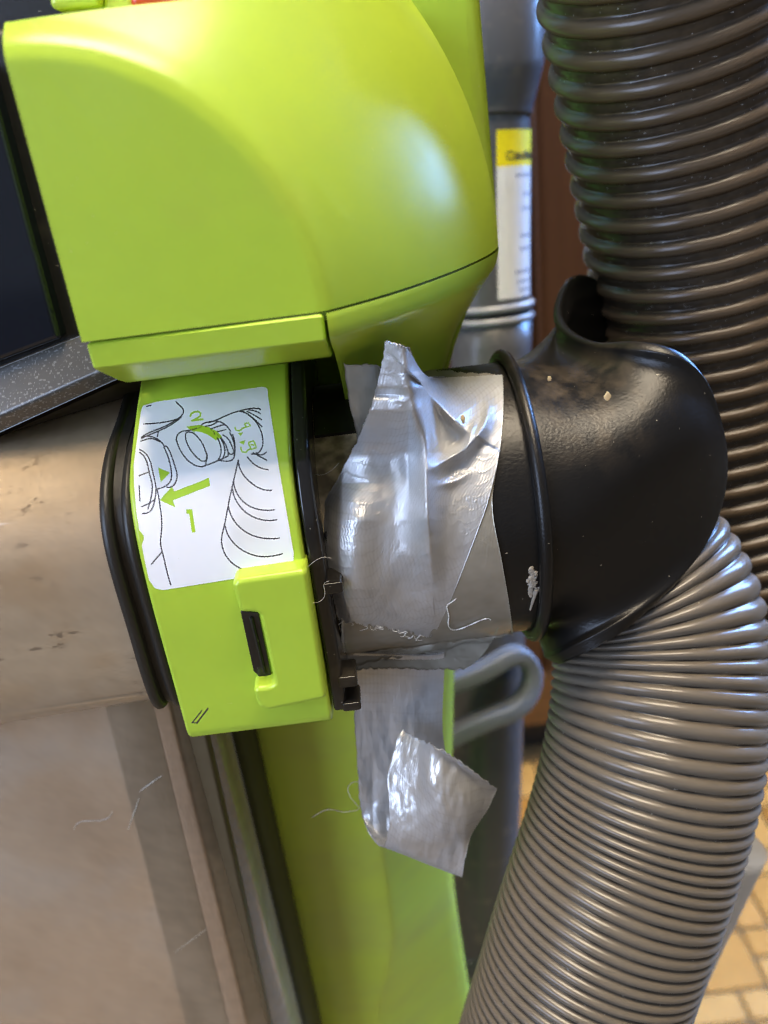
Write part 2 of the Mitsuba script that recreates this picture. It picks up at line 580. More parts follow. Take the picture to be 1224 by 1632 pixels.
# ---- upper housing: quarter dome with a flat lower facet
AL, BS = -.0447, -.0556
RA, RB = .0375, .0395
_g = PchipInterpolator([0, .05, .15, .333, .592, .835, 1.0, 1.04, 1.075, 1.085, 1.1], [0, .0004, .0030, .0088, .0195, .0325, .0450, .0505, .062, .078, .10])


def dome(q, th):
    s = np.maximum(q, 0)
    # rounded crease
    k = .02
    s = np.where(q > -k, ((q + k) ** 2) / (4 * k) * (q < k) + np.where(q >= k, q, 0), 0)
    top = 1 + .75 * np.sin(th) ** 4 * np.clip(1 - s * 1.3, 0, 1)
    return _g(np.minimum(s, 1.1)) * top


th = np.linspace(0, np.pi / 2, 110)
q = np.concatenate([np.linspace(-1, -.12, 10), np.linspace(-.1, .1, 26), np.linspace(.11, 1.02, 80), np.linspace(1.025, 1.1, 24)])
Q, TH = np.meshgrid(q, th, indexing='ij')
A = AL + RA * (1 + Q) * np.cos(TH)
B = BS - RB * (1 + Q) * np.sin(TH)
C = .0415 - dome(Q, TH) - .0012 * np.clip(A - AL, 0, .04) / .04
front = np.stack([A, B, C], -1)
# side walls back to c=-.05
import manifold3d as m3
nq, nt = Q.shape
vt = W(front.reshape(-1, 3))
gm = grid(W(front))
# close: drop walls along theta=0 (seam), theta=90 (left edge), and outer ring are at c=-.06
back = front.copy()
back[..., 2] = -.055
bm = grid(W(back))
idx = np.arange(nq * nt).reshape(nq, nt)
loop = np.concatenate([idx[0, :-1], idx[:-1, -1], idx[-1, :0:-1], idx[:0:-1, 0]])
nxl = np.roll(loop, -1)
K = nq * nt
hm = mesh(np.vstack([gm.vertices, bm.vertices]), np.vstack([gm.faces, bm.faces[:, ::-1] + K, np.stack([loop, loop + K, nxl + K], 1), np.stack([loop, nxl + K, nxl], 1)]))
hm.merge_vertices()
hm.update_faces(hm.nondegenerate_faces())
trimesh.repair.fix_normals(hm)
# cut off flat at the top
_pn = np.array([.05, 0, -1.0])
_pn /= np.linalg.norm(_pn)
_po = W(np.array([AL, -.1003, .036]))
_m = m3.Manifold(m3.Mesh(hm.vertices.astype(np.float32), hm.faces.astype(np.uint32)))
if _m.status() == m3.Error.NoError and _m.volume() > 0:
    _t = _m.trim_by_plane(tuple(_pn), float(_pn @ _po)).to_mesh()
    hm = mesh(_t.vert_properties[:, :3], _t.tri_verts)
else:
    hm = trimesh.intersections.slice_mesh_plane(hm, _pn, _po)
put(vac + '__housing', hm, 'green_plastic', 28)

# ---- trim below the seam, left block
ub = [(-.0552, -.05), (-.0552, .0405), (-.0549, .0410), (-.0512, .0408), (-.0506, .0402), (-.0460, .0300), (-.0445, .0262), (-.0440, .02), (-.0440, -.05)]
put(vac + '__trim', slab(ub, AL + .0003, -.0059, .0007, .0007, 3, (1, 2, 0)), 'green_plastic', 25)
qs = np.linspace(.02, 1.03, 60)
sa, sc = AL + RA * (1 + qs), .0415 - dome(qs, 0 * qs) - .0012 * RA * (1 + qs) / .04
spoly = np.vstack([[(AL + .001, -.05), (AL + .001, .0395)], np.c_[sa - .0004, sc - .0004], [(sa[-1] - .0012, -.05)]])
put(vac + '__seam', slab(rounded(spoly, .0002), -.0566, -.0540, order=(0, 2, 1)), 'groove_dark', False)

# ---- funnel below the seam on the right
fb = np.array([-.05545, -.0549, -.0532, -.0515, -.0500, -.0473, -.0440, -.0408, -.0366, -.0330, -.029])
fx = np.array([.0316, .0315, .0312, .0305, .0293, .0274, .0251, .0229, .0209, .0195, .018])
fcf = np.array([.0414, .0416, .0416, .0412, .0390, .0325, .0255, .0195, .0130, .0090, .006])
rows = []
uu = np.r_[0, np.linspace(0, 1, 60)[1:], 1, 1]
_xq = np.linspace(0, 1, 200)
_cd = .0415 - dome((-.0053 + _xq * .0369 - AL) / RA - 1, 0 * _xq)
prof = PchipInterpolator(_xq, np.clip((_cd + .0085) / (_cd[0] + .0085), 0, 1))
bb = np.linspace(fb[0], fb[-1], 46)
for b in bb:
    xr, cf = PchipInterpolator(fb, fx)(b), PchipInterpolator(fb, fcf)(b)
    cR = -.0085 - .004 * np.clip((b + .055) / .02, 0, 1)
    r = np.stack([-.0053 + (xr + .0053) * uu, np.full_like(uu, b), cR + (cf - cR) * prof(uu)], -1)
    r[-2, 2], r[-1, 2] = -.02, -.05
    r[-1, 0] -= .002
    rows.append(np.vstack([[[-.0053, b, -.05]], r]))
put(vac + '__funnel', grid(W(np.array(rows))), 'green_plastic', 28)

# ---- rear shell and spine
bp = pxpoly([(640, -160), (760, -160), (769, 0), (783, 180), (797.5, 365), (794, 400), (776, 450), (748, 500), (728, 555), (716, 600)], -.03)
outline = np.vstack([bp, [[.0170, 0.0], [.0160, .06], [-.045, .06]], [[-.045, -.02], [-.03, -.09]]])
put(vac + '__rear_shell', slab(rounded(outline, .002, .004), -.075, -.03, .004, 0, 5), 'green_plastic', 40)
# lower spine: flat dull face, a ridge, and a bevel that looks to the right
yk = np.array([1040, 1120, 1200, 1300, 1400, 1480, 1560, 1640, 1720, 1800])
aLs = oc(np.interp(yk, [1060, 1250, 1420, 1640, 1800], [376, 412, 452, 494, 545]), yk, -.024)
aRs = oc(np.interp(yk, [1060, 1200, 1340, 1420, 1500, 1580, 1640, 1800], [592, 596, 606, 622, 630, 614, 606, 640]), yk, -.022)
aEs = oc(np.interp(yk, [1070, 1250, 1400, 1500, 1640, 1800], [726, 722, 723, 735, 758, 790]), yk, -.046)
bs_ = np.linspace(.050, .285, 60)
gl = lambda P: PchipInterpolator(P[:, 1], P[:, 0], extrapolate=True)(bs_)
l_, r_, e_ = gl(aLs), gl(aRs), gl(aEs)
sec = []
for k in range(60):
    l0, r0_, e0 = l_[k], r_[k], e_[k]
    m_ = lambda f: r0_ + (e0 - r0_) * f
    sec.append([(l0, bs_[k], -.07), (l0, bs_[k], -.030), (l0 + .0008, bs_[k], -.0265), (l0 + .0028, bs_[k], -.0243), (l0 + .006, bs_[k], -.0236), (.5 * l0 + .5 * r0_, bs_[k], -.0222), (r0_ - .005, bs_[k], -.0219), (r0_ - .0015, bs_[k], -.0221), (r0_, bs_[k], -.0228),
                (m_(.12), bs_[k], -.0254), (m_(.5), bs_[k], -.0335), (m_(.85), bs_[k], -.0418), (m_(.97), bs_[k], -.0455), (e0, bs_[k], -.049), (e0, bs_[k], -.07)])
put(vac + '__spine', grid(W(np.array(sec))), 'green_dusty', 40, label='dusty lower green spine with a bright right bevel')

# ---- clamp (hose port)
cl_pts = [(-.0452, .002), (-.0420, .0065), (-.0396, .0112), (-.0369, .0170), (-.0336, .0232), (-.0308, .0282), (-.0267, .0336), (-.0213, .0364), (-.0154, .0377), (.0015, .0386), (.0203, .0384), (.0272, .0383), (.0288, .0376), (.0294, .0355)]
cl = spline(cl_pts[:-3], 40)
cl = np.vstack([cl, [(.0262, .0384), (.0280, .0380), (.0290, .0370), (.0294, .0352)]])
CLA, CLB = -.0462, -.0158
prof_poly = np.vstack([cl, [(.0294, -.03), (-.0452, -.03)]])
put(vac + '__hose_port', slab(prof_poly, CLA, CLB, .0009, .0009, 4, (1, 2, 0)), 'green_plastic', 30)
# lower lip line of the port
lipp = np.array([(.0294, .0344), (.0302, .0344), (.0316, .0335), (.0316, -.02), (.0294, -.02)])
put(vac + '__port_lip', slab(lipp, CLA + .0012, CLB - .0006, .0004, .0004, 2, (1, 2, 0)), 'green_plastic', 30)

# ---- printed instruction label, following the port's surface
S = 2.985


def lp(pts):
    pts = np.asarray(pts, float)
    return np.c_[150 + pts[:, 0] / S, 560 + pts[:, 1] / S]


def offs(P, h):
    """shift points on the port's front outward by h along its normal"""
    q = toabc(P)
    i = np.clip(np.searchsorted(cl[:, 0], q[..., 1]) - 1, 0, len(cl) - 2)
    t = cl[i + 1] - cl[i]
    nrm = np.stack([-t[..., 1], t[..., 0]], -1)
    nrm /= np.linalg.norm(nrm, axis=-1, keepdims=True)
    nrm = np.where(nrm[..., 1:] < 0, -nrm, nrm)
    q[..., 1] += nrm[..., 0] * h
    q[..., 2] += nrm[..., 1] * h
    return W(q)


from scipy.spatial import Delaunay


def decal(pts, h, step=3.0, r=0):
    """flat print or sticker: pixel polygon laid on the port's surface, h metres proud"""
    pp = np.asarray(pts, float)
    if r:
        pp = rounded(pp, r)
    g = sg.Polygon(pp)
    if not g.is_valid:
        g = g.buffer(0)
    bd = resample(np.array(g.exterior.coords)[:-1], step)
    xa, ya, xb, yb = g.bounds
    gx, gy = np.meshgrid(np.arange(xa, xb, step), np.arange(ya, yb, step))
    ins = np.c_[gx.ravel(), gy.ravel()]
    gi = g.buffer(-step * .5)
    import shapely
    ins = ins[shapely.contains_xy(gi, ins[:, 0], ins[:, 1])] if not gi.is_empty else ins[:0]
    P = np.vstack([bd, ins])
    tri = Delaunay(P).simplices
    cen = P[tri].mean(1)
    tri = tri[shapely.contains_xy(g, cen[:, 0], cen[:, 1])]
    X = hit(cl, P[:, 0], P[:, 1])
    top, n = offs(X, h), len(P)
    bot = offs(X, -.0002)
    m = len(bd)
    j = np.arange(m)
    f = np.vstack([tri, np.stack([j, j + n, (j + 1) % m], 1), np.stack([(j + 1) % m, j + n, (j + 1) % m + n], 1)])
    return mesh(np.vstack([top, bot]), f)


def stroke(pts, w, h, sm=True):
    """a printed line: pixel polyline of width w laid on the port's surface"""
    pp = np.asarray(pts, float)
    if len(pp) > 2 and sm:
        pp = spline(pp, max(12, int(np.linalg.norm(np.diff(pp, axis=0), axis=1).sum() / 3)))
    else:
        pp = np.vstack([np.linspace(a, b, max(2, int(np.linalg.norm(b - a) / 4) + 1))[:-1] for a, b in zip(pp[:-1], pp[1:])] + [pp[-1:]])
    t = np.gradient(pp, axis=0)
    t /= np.linalg.norm(t, axis=1, keepdims=True) + 1e-9
    n = np.c_[-t[:, 1], t[:, 0]] * w / 2
    L = np.stack([pp - n, pp + n], 1)
    X = offs(hit(cl, L[..., 0], L[..., 1]), h)
    return grid(X)


lab = lp([(232, 262), (300, 243), (800, 172), (826, 178), (828, 215), (880, 555), (950, 960), (948, 1000), (915, 1040), (330, 1133), (290, 1125), (262, 1085), (243, 1000), (228, 920), (238, 890), (238, 875), (216, 850), (203, 770), (192, 640), (190, 540), (205, 430), (222, 300)])
g = sg.Polygon(lab).buffer(-5, quad_segs=8).buffer(10, quad_segs=8).buffer(-5, quad_segs=8).intersection(sg.Polygon(lab))
put(vac + '__hose_port__label', decal(np.array(g.exterior.coords)[:-1], .00022), 'label_white', 40, label='white instruction sticker with line drawing and green arrows')
lines = [
    [(390, 242), (412, 265), (428, 290), (418, 312), (395, 330), (350, 357), (300, 378), (225, 415)], [(237, 351), (300, 347), (360, 338), (418, 320)], [(228, 420), (300, 388), (360, 360), (408, 326)],
    [(222, 434), (250, 424), (280, 421), (300, 428), (318, 437)], [(225, 420), (262, 409), (300, 421), (318, 433), (337, 460)], [(308, 386), (303, 412)], [(250, 268), (275, 262)],
    [(333, 460), (352, 500), (365, 545), (371, 590), (366, 620), (350, 638), (300, 656)], [(346, 455), (370, 500), (385, 545), (397, 590), (392, 622), (375, 643), (347, 648)], [(333, 460), (346, 455)],
    [(217, 485), (240, 505), (256, 540), (266, 585), (277, 625), (275, 690), (258, 752)], [(217, 472), (248, 492), (268, 525), (280, 570), (290, 612), (297, 655), (290, 712), (277, 750), (230, 770)],
    [(215, 597), (263, 578)], [(217, 640), (221, 715)], [(226, 740), (262, 724), (290, 706)],
    [(301, 657), (309, 690), (315, 730), (322, 780), (322, 860), (318, 910), (326, 950), (345, 1030), (367, 1108)], [(326, 950), (273, 1011)],
    [(435, 384), (410, 392), (395, 412), (398, 442), (415, 480), (445, 520), (480, 545), (515, 553), (531, 548)],
    [(437, 410), (442, 392), (462, 390), (490, 408), (518, 445), (536, 490), (539, 518), (528, 527), (500, 517), (465, 480), (445, 445), (437, 410)],
    [(435, 384), (470, 378), (508, 366)], [(531, 548), (590, 525), (640, 502)], [(540, 490), (533, 545)],
    [(560, 380), (590, 420), (606, 470), (590, 525)], [(585, 395), (615, 440), (624, 480), (616, 510)], [(603, 415), (632, 460), (640, 500)],
    [(508, 366), (520, 350), (545, 342), (590, 338), (622, 352), (652, 388)], [(530, 362), (570, 352), (590, 338)], [(555, 376), (592, 362), (622, 354)], [(585, 388), (630, 378)],
    [(612, 402), (645, 430), (663, 470), (670, 500), (662, 518), (640, 527), (592, 522)], [(660, 398), (672, 450), (670, 500)], [(645, 390), (664, 430), (672, 480)], [(640, 485), (655, 495), (668, 485)],
    [(545, 345), (600, 325), (650, 303), (700, 287), (750, 277), (794, 280)], [(690, 290), (725, 300), (760, 328), (790, 372), (803, 415), (803, 455), (785, 485), (748, 492)],
    [(708, 290), (765, 330), (802, 366)], [(727, 290), (770, 313), (800, 332)], [(735, 284), (768, 290), (795, 303)], [(794, 280), (790, 286)],
    [(755, 486), (790, 505), (825, 523)], [(770, 487), (800, 497), (822, 482)], [(730, 505), (770, 545), (832, 567)],
    [(688, 520), (700, 570), (740, 620), (790, 652), (848, 661)], [(688, 520), (660, 640), (640, 730), (620, 830), (608, 890), (612, 930), (640, 985), (690, 1025), (745, 1042)],
    [(665, 620), (690, 690), (740, 735), (800, 753), (862, 752)], [(660, 655), (690, 730), (750, 782), (820, 802), (872, 798)], [(640, 735), (665, 800), (720, 855), (800, 885), (884, 885)], [(625, 828), (650, 890), (710, 945), (790, 972), (850, 970), (898, 959)]]
put(vac + '__hose_port__line_drawing', cat(*[stroke(lp(l), 2.1, .00034) for l in lines]), 'ink_black', 40, label='thin black line drawing of hose and connector')
gp = [[(548, 604), (553, 641), (376, 709), (388, 742), (314, 708), (372, 646), (384, 668)], [(440, 752), (468, 750), (484, 858), (467, 860), (454, 772), (441, 772)], [(307, 557), (362, 580), (319, 625)],
      [(441, 364), (500, 355), (548, 366), (585, 385), (611, 412), (580, 427), (545, 402), (510, 388), (478, 384), (482, 392)], [(686, 394), (710, 390), (698, 408)], [(690, 437), (720, 428), (713, 447)]]
gs = [stroke(lp([(459, 316), (464, 302), (478, 294), (497, 292), (509, 300), (507, 313), (490, 325), (465, 338)]), 3, .00034, False), stroke(lp([(465, 336), (522, 328)]), 3, .00034, False)]
for loop_ in ([(716, 350), (736, 345), (745, 360), (728, 366), (716, 350)], [(672, 365), (676, 380), (694, 384), (706, 374)], [(735, 440), (760, 430), (774, 462), (750, 472), (735, 440)], [(700, 460), (704, 482), (724, 486), (734, 474)], [(704, 372), (724, 366)], [(732, 474), (750, 468)], [(745, 448), (764, 452)]):
    gs.append(stroke(lp(loop_), 2.4, .00034, False))
put(vac + '__hose_port__green_print', cat(*[decal(lp(x), .00034, 2.5) for x in gp], *gs), 'ink_green', 40, label='printed green arrows, digits 1 and 2 and lock symbols')

# ---- latch on the port
lat = pxpoly([(370, 932), (377, 923), (488, 907), (521, 1112), (428, 1132), (412, 1126), (402, 1096), (424, 1094), (438, 1090), (413, 976), (383, 976)], .0425)
put(vac + '__hose_port__latch', slab(rounded(lat, .0011, .0005), .036, .0428, .0010, 0, 6), 'green_plastic', 35, label='raised green latch with a black grip slot')
slot = pxpoly([(383, 974), (412, 977), (435, 1089), (425, 1090), (404, 1070)], .0390)
put(vac + '__hose_port__slot', slab(rounded(slot, .0003), .036, .0390, .0002), 'black_gloss', 30)
put(vac + '__hose_port__slot_bar', slab(rounded(pxpoly([(397, 985), (403, 985), (425, 1075), (419, 1073)], .0395), .0002), .036, .0398, .0004), 'black_matte', 30)
# scuff mark
put(vac + '__hose_port__scuff', cat(stroke([(306, 1152), (322, 1132)], 2, .00008), stroke([(313, 1153), (332, 1128)], 2.4, .00008), stroke([(305, 1151), (316, 1152)], 1.6, .00008)), 'ink_black', 30, label='small dark scuff mark near the lower corner')

# ---- black collar right of the clamp
cc = cl.copy()
cc = np.vstack([cc[:-3], [(.0262, .0372), (.0275, .0366), (.0282, .035)]])
cc[:, 1] -= .0008
cpoly = np.vstack([cc, [(.0282, -.03), (-.0455, -.03)]])
put(vac + '__collar', slab(cpoly, CLB + .0005, -.0124, .0011, .0006, 4, (1, 2, 0)), 'black_gloss', 30, label='glossy black collar ring beside the green port')
# small teeth on the collar
for tb, tw in ((-.0042, .0024), (.0180, .0026), (.0246, .0020)):
    ci = np.interp(tb, cc[:, 0], cc[:, 1])
    put(vac + '__collar_tooth', slab(rounded([(tb, ci - .006), (tb, ci + .0004), (tb + tw, ci + .0004), (tb + tw, ci - .006)], .0003), -.0135, -.0096, .0006, .0006, 3, (1, 2, 0)), 'black_gloss', 30)

# ---- gasket ring left of the clamp (two rims with a groove)
ga = spline([(-.0368, .0), (-.0352, .0068), (-.0342, .0102), (-.0321, .0195), (-.0281, .0292), (-.0219, .0356), (-.0113, .0380), (.0022, .0378), (.0172, .0372), (.0222, .0352), (.0236, .0315), (.0238, .02)], 60)
for a0, a1, dz in ((-.0525, -.0501, 0), (-.0487, -.0464, -.0008)):
    gq = ga.copy()
    gq[:, 1] += dz
    gq[:, 0] += (-dz) * .4
    put(vac + '__gasket', slab(np.vstack([gq, [(.0238, -.03), (-.0368, -.03)]]), a0, a1, .0011, .0011, 4, (1, 2, 0)), 'rubber', 40)
gq = ga.copy()
gq[:, 1] -= .0022
put(vac + '__gasket_core', slab(np.vstack([gq, [(.0225, -.03), (-.0355, -.03)]]), -.0503, -.0484, order=(1, 2, 0)), 'rubber', 40)

# ---- clear duct with dust inside, left of the gasket
dp = ga.copy()
dp[:, 1] -= .0030
dp[:, 0] *= .97
dpin = dp.copy()
dpin[:, 1] -= .0018
dpin[:, 0] *= .96


def taper(v):
    k = np.clip((-.0515 - v[:, 0]) / .06, 0, 1)
    v = v.copy()
    v[:, 1] *= 1 + .13 * k
    return v


def xshell(pr, a0, a1, n, warp=None):
    P = np.array([np.c_[np.full(len(pr), a), pr] for a in np.linspace(a0, a1, n)])
    P = warp(P.reshape(-1, 3)).reshape(P.shape) if warp else P
    return grid(W(P))


put(vac + '__duct_lining', xshell(dpin, -.0520, -.16, 30, taper), 'duct_dust', True, label='brown dust film inside the clear duct')
put(vac + '__clear_duct', xshell(dp, -.0515, -.16, 30, taper), 'clear_plastic', True, label='clear plastic duct with brown dust inside')
lip_r = np.array([(.0205, .0318), (.0225, .0300), (.0232, .0285), (.0222, .027), (.02, .027)])
put(vac + '__duct_rim', slab(lip_r, -.0515, -.16, 0, 0, 3, (1, 2, 0), taper), 'duct_dust', 40)

# ---- dirt cup: dusty core, dark and light ribs behind a clear wall
CI = .012
put(vac + '__cup_dust', slab(rounded(np.vstack([pxpoly([(-90, 1080), (120, 1080)], CI), pxpoly([(250, 1500), (330, 1760), (-160, 1760)], CI)]) if False else pxpoly([(-120, 1100), (225, 1090), (322, 1720), (-160, 1800)], CI), .001), -.06, CI, .001), 'bin_dust', 30, label='brown dust packed in the clear dirt cup')


def strip(key, pts, c, m, t=.004, label=None):
    put(key, slab(pxpoly(pts, c), c - t, c, .0006), m, 30, label=label)


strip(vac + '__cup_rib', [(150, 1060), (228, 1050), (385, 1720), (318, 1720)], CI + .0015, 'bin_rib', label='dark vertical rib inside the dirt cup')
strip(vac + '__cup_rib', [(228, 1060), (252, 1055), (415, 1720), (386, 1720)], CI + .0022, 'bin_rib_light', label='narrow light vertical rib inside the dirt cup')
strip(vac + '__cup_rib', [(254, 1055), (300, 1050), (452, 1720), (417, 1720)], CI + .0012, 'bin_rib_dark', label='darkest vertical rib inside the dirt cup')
sideP = []
for (c, a) in ((.0125, -.0585), (.0105, -.0555), (.006, -.0528), (.0, -.0505), (-.006, -.0492)):
    sideP.append([(a - .001 * 0, b, c) for b in np.linspace(.03, .30, 12)])
put(vac + '__cup_side', shell(W(np.array(sideP)), .002), 'bin_side', True, label='curved grey side of the dirt cup')
edgeP = []
for (c, a) in ((-.0062, -.0492), (-.010, -.0476), (-.016, -.0468), (-.03, -.0468)):
    edgeP.append([(a, b, c) for b in np.linspace(.03, .30, 12)])
put(vac + '__cup_edge', shell(W(np.array(edgeP)), .003), 'bin_edge', True, label='black edge of the dirt cup beside the green spine')
wallP = []
for t in np.linspace(0, 1, 40):
    th_ = t * np.pi / 2
    if t < .5:
        a, c = -.17 + (t / .5) * (.17 - .066), .019
    else:
        q_ = (t - .5) / .5 * np.pi / 2
        a, c = -.066 + .0172 * np.sin(q_), .019 - .022 * (1 - np.cos(q_))
    wallP.append([(a, b, c) for b in np.linspace(.0255, .30, 24)])
put(vac + '__clear_cup', grid(W(np.array(wallP))), 'clear_plastic', True, label='clear plastic wall of the dirt cup, scratched')
for pts in ([(118, 1322), (124, 1312), (140, 1308), (180, 1290)], [(204, 1322), (212, 1300), (222, 1272)], [(222, 1262), (238, 1250), (258, 1236)], [(276, 1520), (300, 1502), (330, 1480)]):
    pp = spline(pts, 14)
    w = oc(pp[:, 0], pp[:, 1], .0193)
    put(vac + '__clear_cup__scratch', tube(W(w), (.00004 + .00011 * np.sin(np.linspace(.2, 2.9, 14)) * rng.uniform(.4, 1, 14)) * (.5 if pts[0][0] == 276 else 1), 6), 'hair', True)

# ---- black panel, frame and frosted ledge at the upper left
put(vac + '__cup_frame', slab(rounded(pxpoly([(-160, 25), (15, 45), (40, 60), (135, 525), (142, 590), (-160, 660)], .014), .001), -.04, .014, .002), 'black_matte', 30)
put(vac + '__lid_panel', slab(rounded(pxpoly([(-160, 60), (-22, 100), (58, 400), (96, 540), (-160, 636)], .018), .0008), .01, .018, .0012), 'black_panel', 30, label='glossy black window panel of the dirt cup lid')
lpan = [(-.16, -.04), (-.04, -.03)]
ledge = []
for t in np.linspace(0, 1, 24):
    y0l = [(-160, 645), (150, 524)]
    y1l = [(-160, 772), (228, 590)]
    c = .0155 + .0075 * t - .004 * max(0, t - .75) * 4
    ledge.append(oc(np.linspace(-160, 150 + 70 * t, 40), np.linspace(645 + t * 118, 524 + t * 66, 40), c))
put(vac + '__ledge', shell(W(np.array(ledge)), .004), 'frosted', True, label='dusty frosted grey ledge below the black panel')
under = []
for t in np.linspace(0, 1, 24):
    c = .014 - .030 * t
    under.append(oc(np.linspace(-160, 240, 40), np.linspace(765 + t * 60, 585 + t * 70, 40), c))
put(vac + '__cup_neck', shell(W(np.array(under)), .003), 'dark_brown', True, label='dark brown neck between ledge and duct')
# tabs and red button seen over the top edge
put(vac + '__tab', slab(rounded(pxpoly([(70, -60), (155, -60), (160, 8), (80, 16)], .012), .001), -.02, .012, .001), 'green_dusty', 30)
put(vac + '__tab', slab(rounded(pxpoly([(162, -60), (212, -60), (214, 20), (164, 24)], .010), .001), -.02, .010, .001), 'green_dusty', 30)
put(vac + '__button', slab(rounded(pxpoly([(207, -70), (330, -70), (330, 6), (207, 14)], .014), .001), -.02, .014, .001), 'red_plastic', 30, label='red button behind the top edge of the housing')
put(vac + '__top_recess', slab(pxpoly([(-160, -80), (330, -80), (330, 30), (-160, 60)], .0), -.03, .0), 'black_matte', 30)

# ---- port sleeve: dusty inner tube with ribs
R0 = .0314


def cyl_x(a0, a1, R, n=96, R1=None, lo=-math.pi, hi=math.pi, na=2):
    thv = np.linspace(lo, hi, n)
    P = np.array([np.stack([np.full(n, a), -(R + (0 if R1 is None else (R1 - R) * k)) * np.sin(thv), (R + (0 if R1 is None else (R1 - R) * k)) * np.cos(thv)], -1) for a, k in zip(np.linspace(a0, a1, na), np.linspace(0, 1, na))])
    return grid(W(P))


put(vac + '__port_sleeve', cyl_x(-.0130, .004, .0303), 'dusty_sleeve', True, label='dusty brown inner sleeve between collar and tape')


def sector(a0, a1, Rin, Rout, lo, hi):
    n = 10
    t_ = np.linspace(lo, hi, n)
    po = np.vstack([np.c_[-Rin * np.sin(t_), Rin * np.cos(t_)], np.c_[-Rout * np.sin(t_[::-1]), Rout * np.cos(t_[::-1])]])
    return slab(po, a0, a1, .0003, .0003, 2, (1, 2, 0))


for lo, hi in ((1.02, 1.75), (.18, .36), (-.42, -.30)):
    put(vac + '__sleeve_rib', sector(-.0122, .003, .027, .0312, lo, hi), 'black_gloss', 30)

# ================================================================ HOSE with elbow
hose = thing('vacuum_hose', 'smoky grey-brown ribbed hose with black elbow connector, looping down the right side', 'hose')
AR = .0310
put(hose + '__connector', cyl_x(.0, AR + .001, R0), 'elbow_black', True, label='textured black connector sleeve right of the tape')
# collar ring
thv = np.linspace(0, 2 * np.pi, 121)[:-1]
ring = []
for k in range(17):
    ph = k / 16 * 2 * np.pi
    Rr = R0 + .0012 + .0016 * np.cos(ph)
    ring.append(np.stack([AR - .0001 + .0014 * np.sin(ph) + 0 * thv, -Rr * np.sin(thv), Rr * np.cos(thv)], -1))
put(hose + '__connector_ring', grid(W(np.array(ring[:-1])), True, True), 'elbow_black', True)

# elbow shell: Hermite patch from the ring to the free rim
MC, MR = at(1012, 925, .200), .0290  # the mouth: a round opening that looks down to the right
MN = .62 * RT - .78 * UP
ME1, ME2 = .78 * RT + .62 * UP, -FW


def pxd(w):
    q_ = np.asarray(w) - EYE
    d = q_ @ FW
    return 612 + FPX * (q_ @ RT) / d, 816 - FPX * (q_ @ UP) / d, d


bnd = [  # px, py, depth, ring angle (deg: 0 front, 90 top), tangent (image dx, dy up, towards viewer)
    (985, 520, .236, 165, (.5, .3, -1)),
    (958, 468, .230, 145, (.1, 1, -.6)),
    (930, 449, .222, 128, (-.1, 1, -.3)),
    (905, 450, .213, 114, (-.3, 1, 0)),
    (887, 478, .204, 101, (-.35, 1, .1)),
    (882, 508, .197, 91, (-.3, 1, .2)),
    (902, 536, .187, 79, (-.1, 1, .2)),
    (948, 553, .177, 65, (.0, 1, .15)),
    (1030, 561, .166, 50, (.05, 1, .05)),
    (1083, 573, .164, 41, (.15, 1, 0)),
    (1122, 603, .1655, 33, (.45, .5, -.5)),
    (1147, 660, .1690, 26, (.6, .1, -.8)),
    (1160, 735, .1745, 17, (.65, -.2, -.8))]
for x_, y_, d_, ra_, kk in ((1153, 795, .1765, 10, .9), (1127, 862, .1765, 1, .7), (1078, 924, .1735, -11, .45), (1000, 982, .1715, -31, .15), (930, 1019, .1735, -51, 0), (886, 1041, .181, -70, 0)):
    bnd.append((x_, y_, d_, ra_, (.62, -.78 + .35 * kk, -.6 * kk)))
for ph, ra_ in ((182, -95), (205, -115), (235, -142)):
    w_ = MC + MR * (ME1 * math.cos(math.radians(ph)) + ME2 * math.sin(math.radians(ph)))
    bnd.append((*pxd(w_), ra_, (.62, -.78, 0)))
bn = np.array([x[:3] for x in bnd])
PB = at(bn[:, 0], bn[:, 1], bn[:, 2])
an = np.radians([x[3] for x in bnd])
RE = R0 - .0004
PR = W(np.stack([np.full(len(an), AR + .0006), -RE * np.sin(an), RE * np.cos(an)], -1))
TB = np.array([x[4][0] * RT + x[4][1] * UP - x[4][2] * FW for x in bnd])
TB /= np.linalg.norm(TB, axis=1, keepdims=True)
s_ = np.r_[0, np.cumsum(np.linalg.norm(np.diff(PB, axis=0), axis=1))]
s_ /= s_[-1]
NV, NU = 150, 46
sv = np.linspace(0, 1, NV)
PBs, ans = CubicSpline(s_, PB)(sv), PchipInterpolator(s_, an)(sv)
TBs = PchipInterpolator(s_, TB)(sv)
PRs = W(np.stack([np.full(NV, AR + .0006), -RE * np.sin(ans), RE * np.cos(ans)], -1))
L = np.linalg.norm(PBs - PRs, axis=1, keepdims=True)
t = np.linspace(0, 1, NU)[:, None, None]
T0 = np.array([1.0, 0, 0])[None] * L * np.interp(sv, [0, .12, .25, .4, .6, 1], [.4, .5, 1.05, 1.05, .85, .75])[:, None]
T1 = TBs * L * np.interp(sv, [0, .12, .25, .38, .5, .7, 1], [.4, .5, .8, .8, .75, .55, .6])[:, None]
EL = (2 * t ** 3 - 3 * t ** 2 + 1) * PRs + (t ** 3 - 2 * t ** 2 + t) * T0 + (-2 * t ** 3 + 3 * t ** 2) * PBs + (t ** 3 - t ** 2) * T1
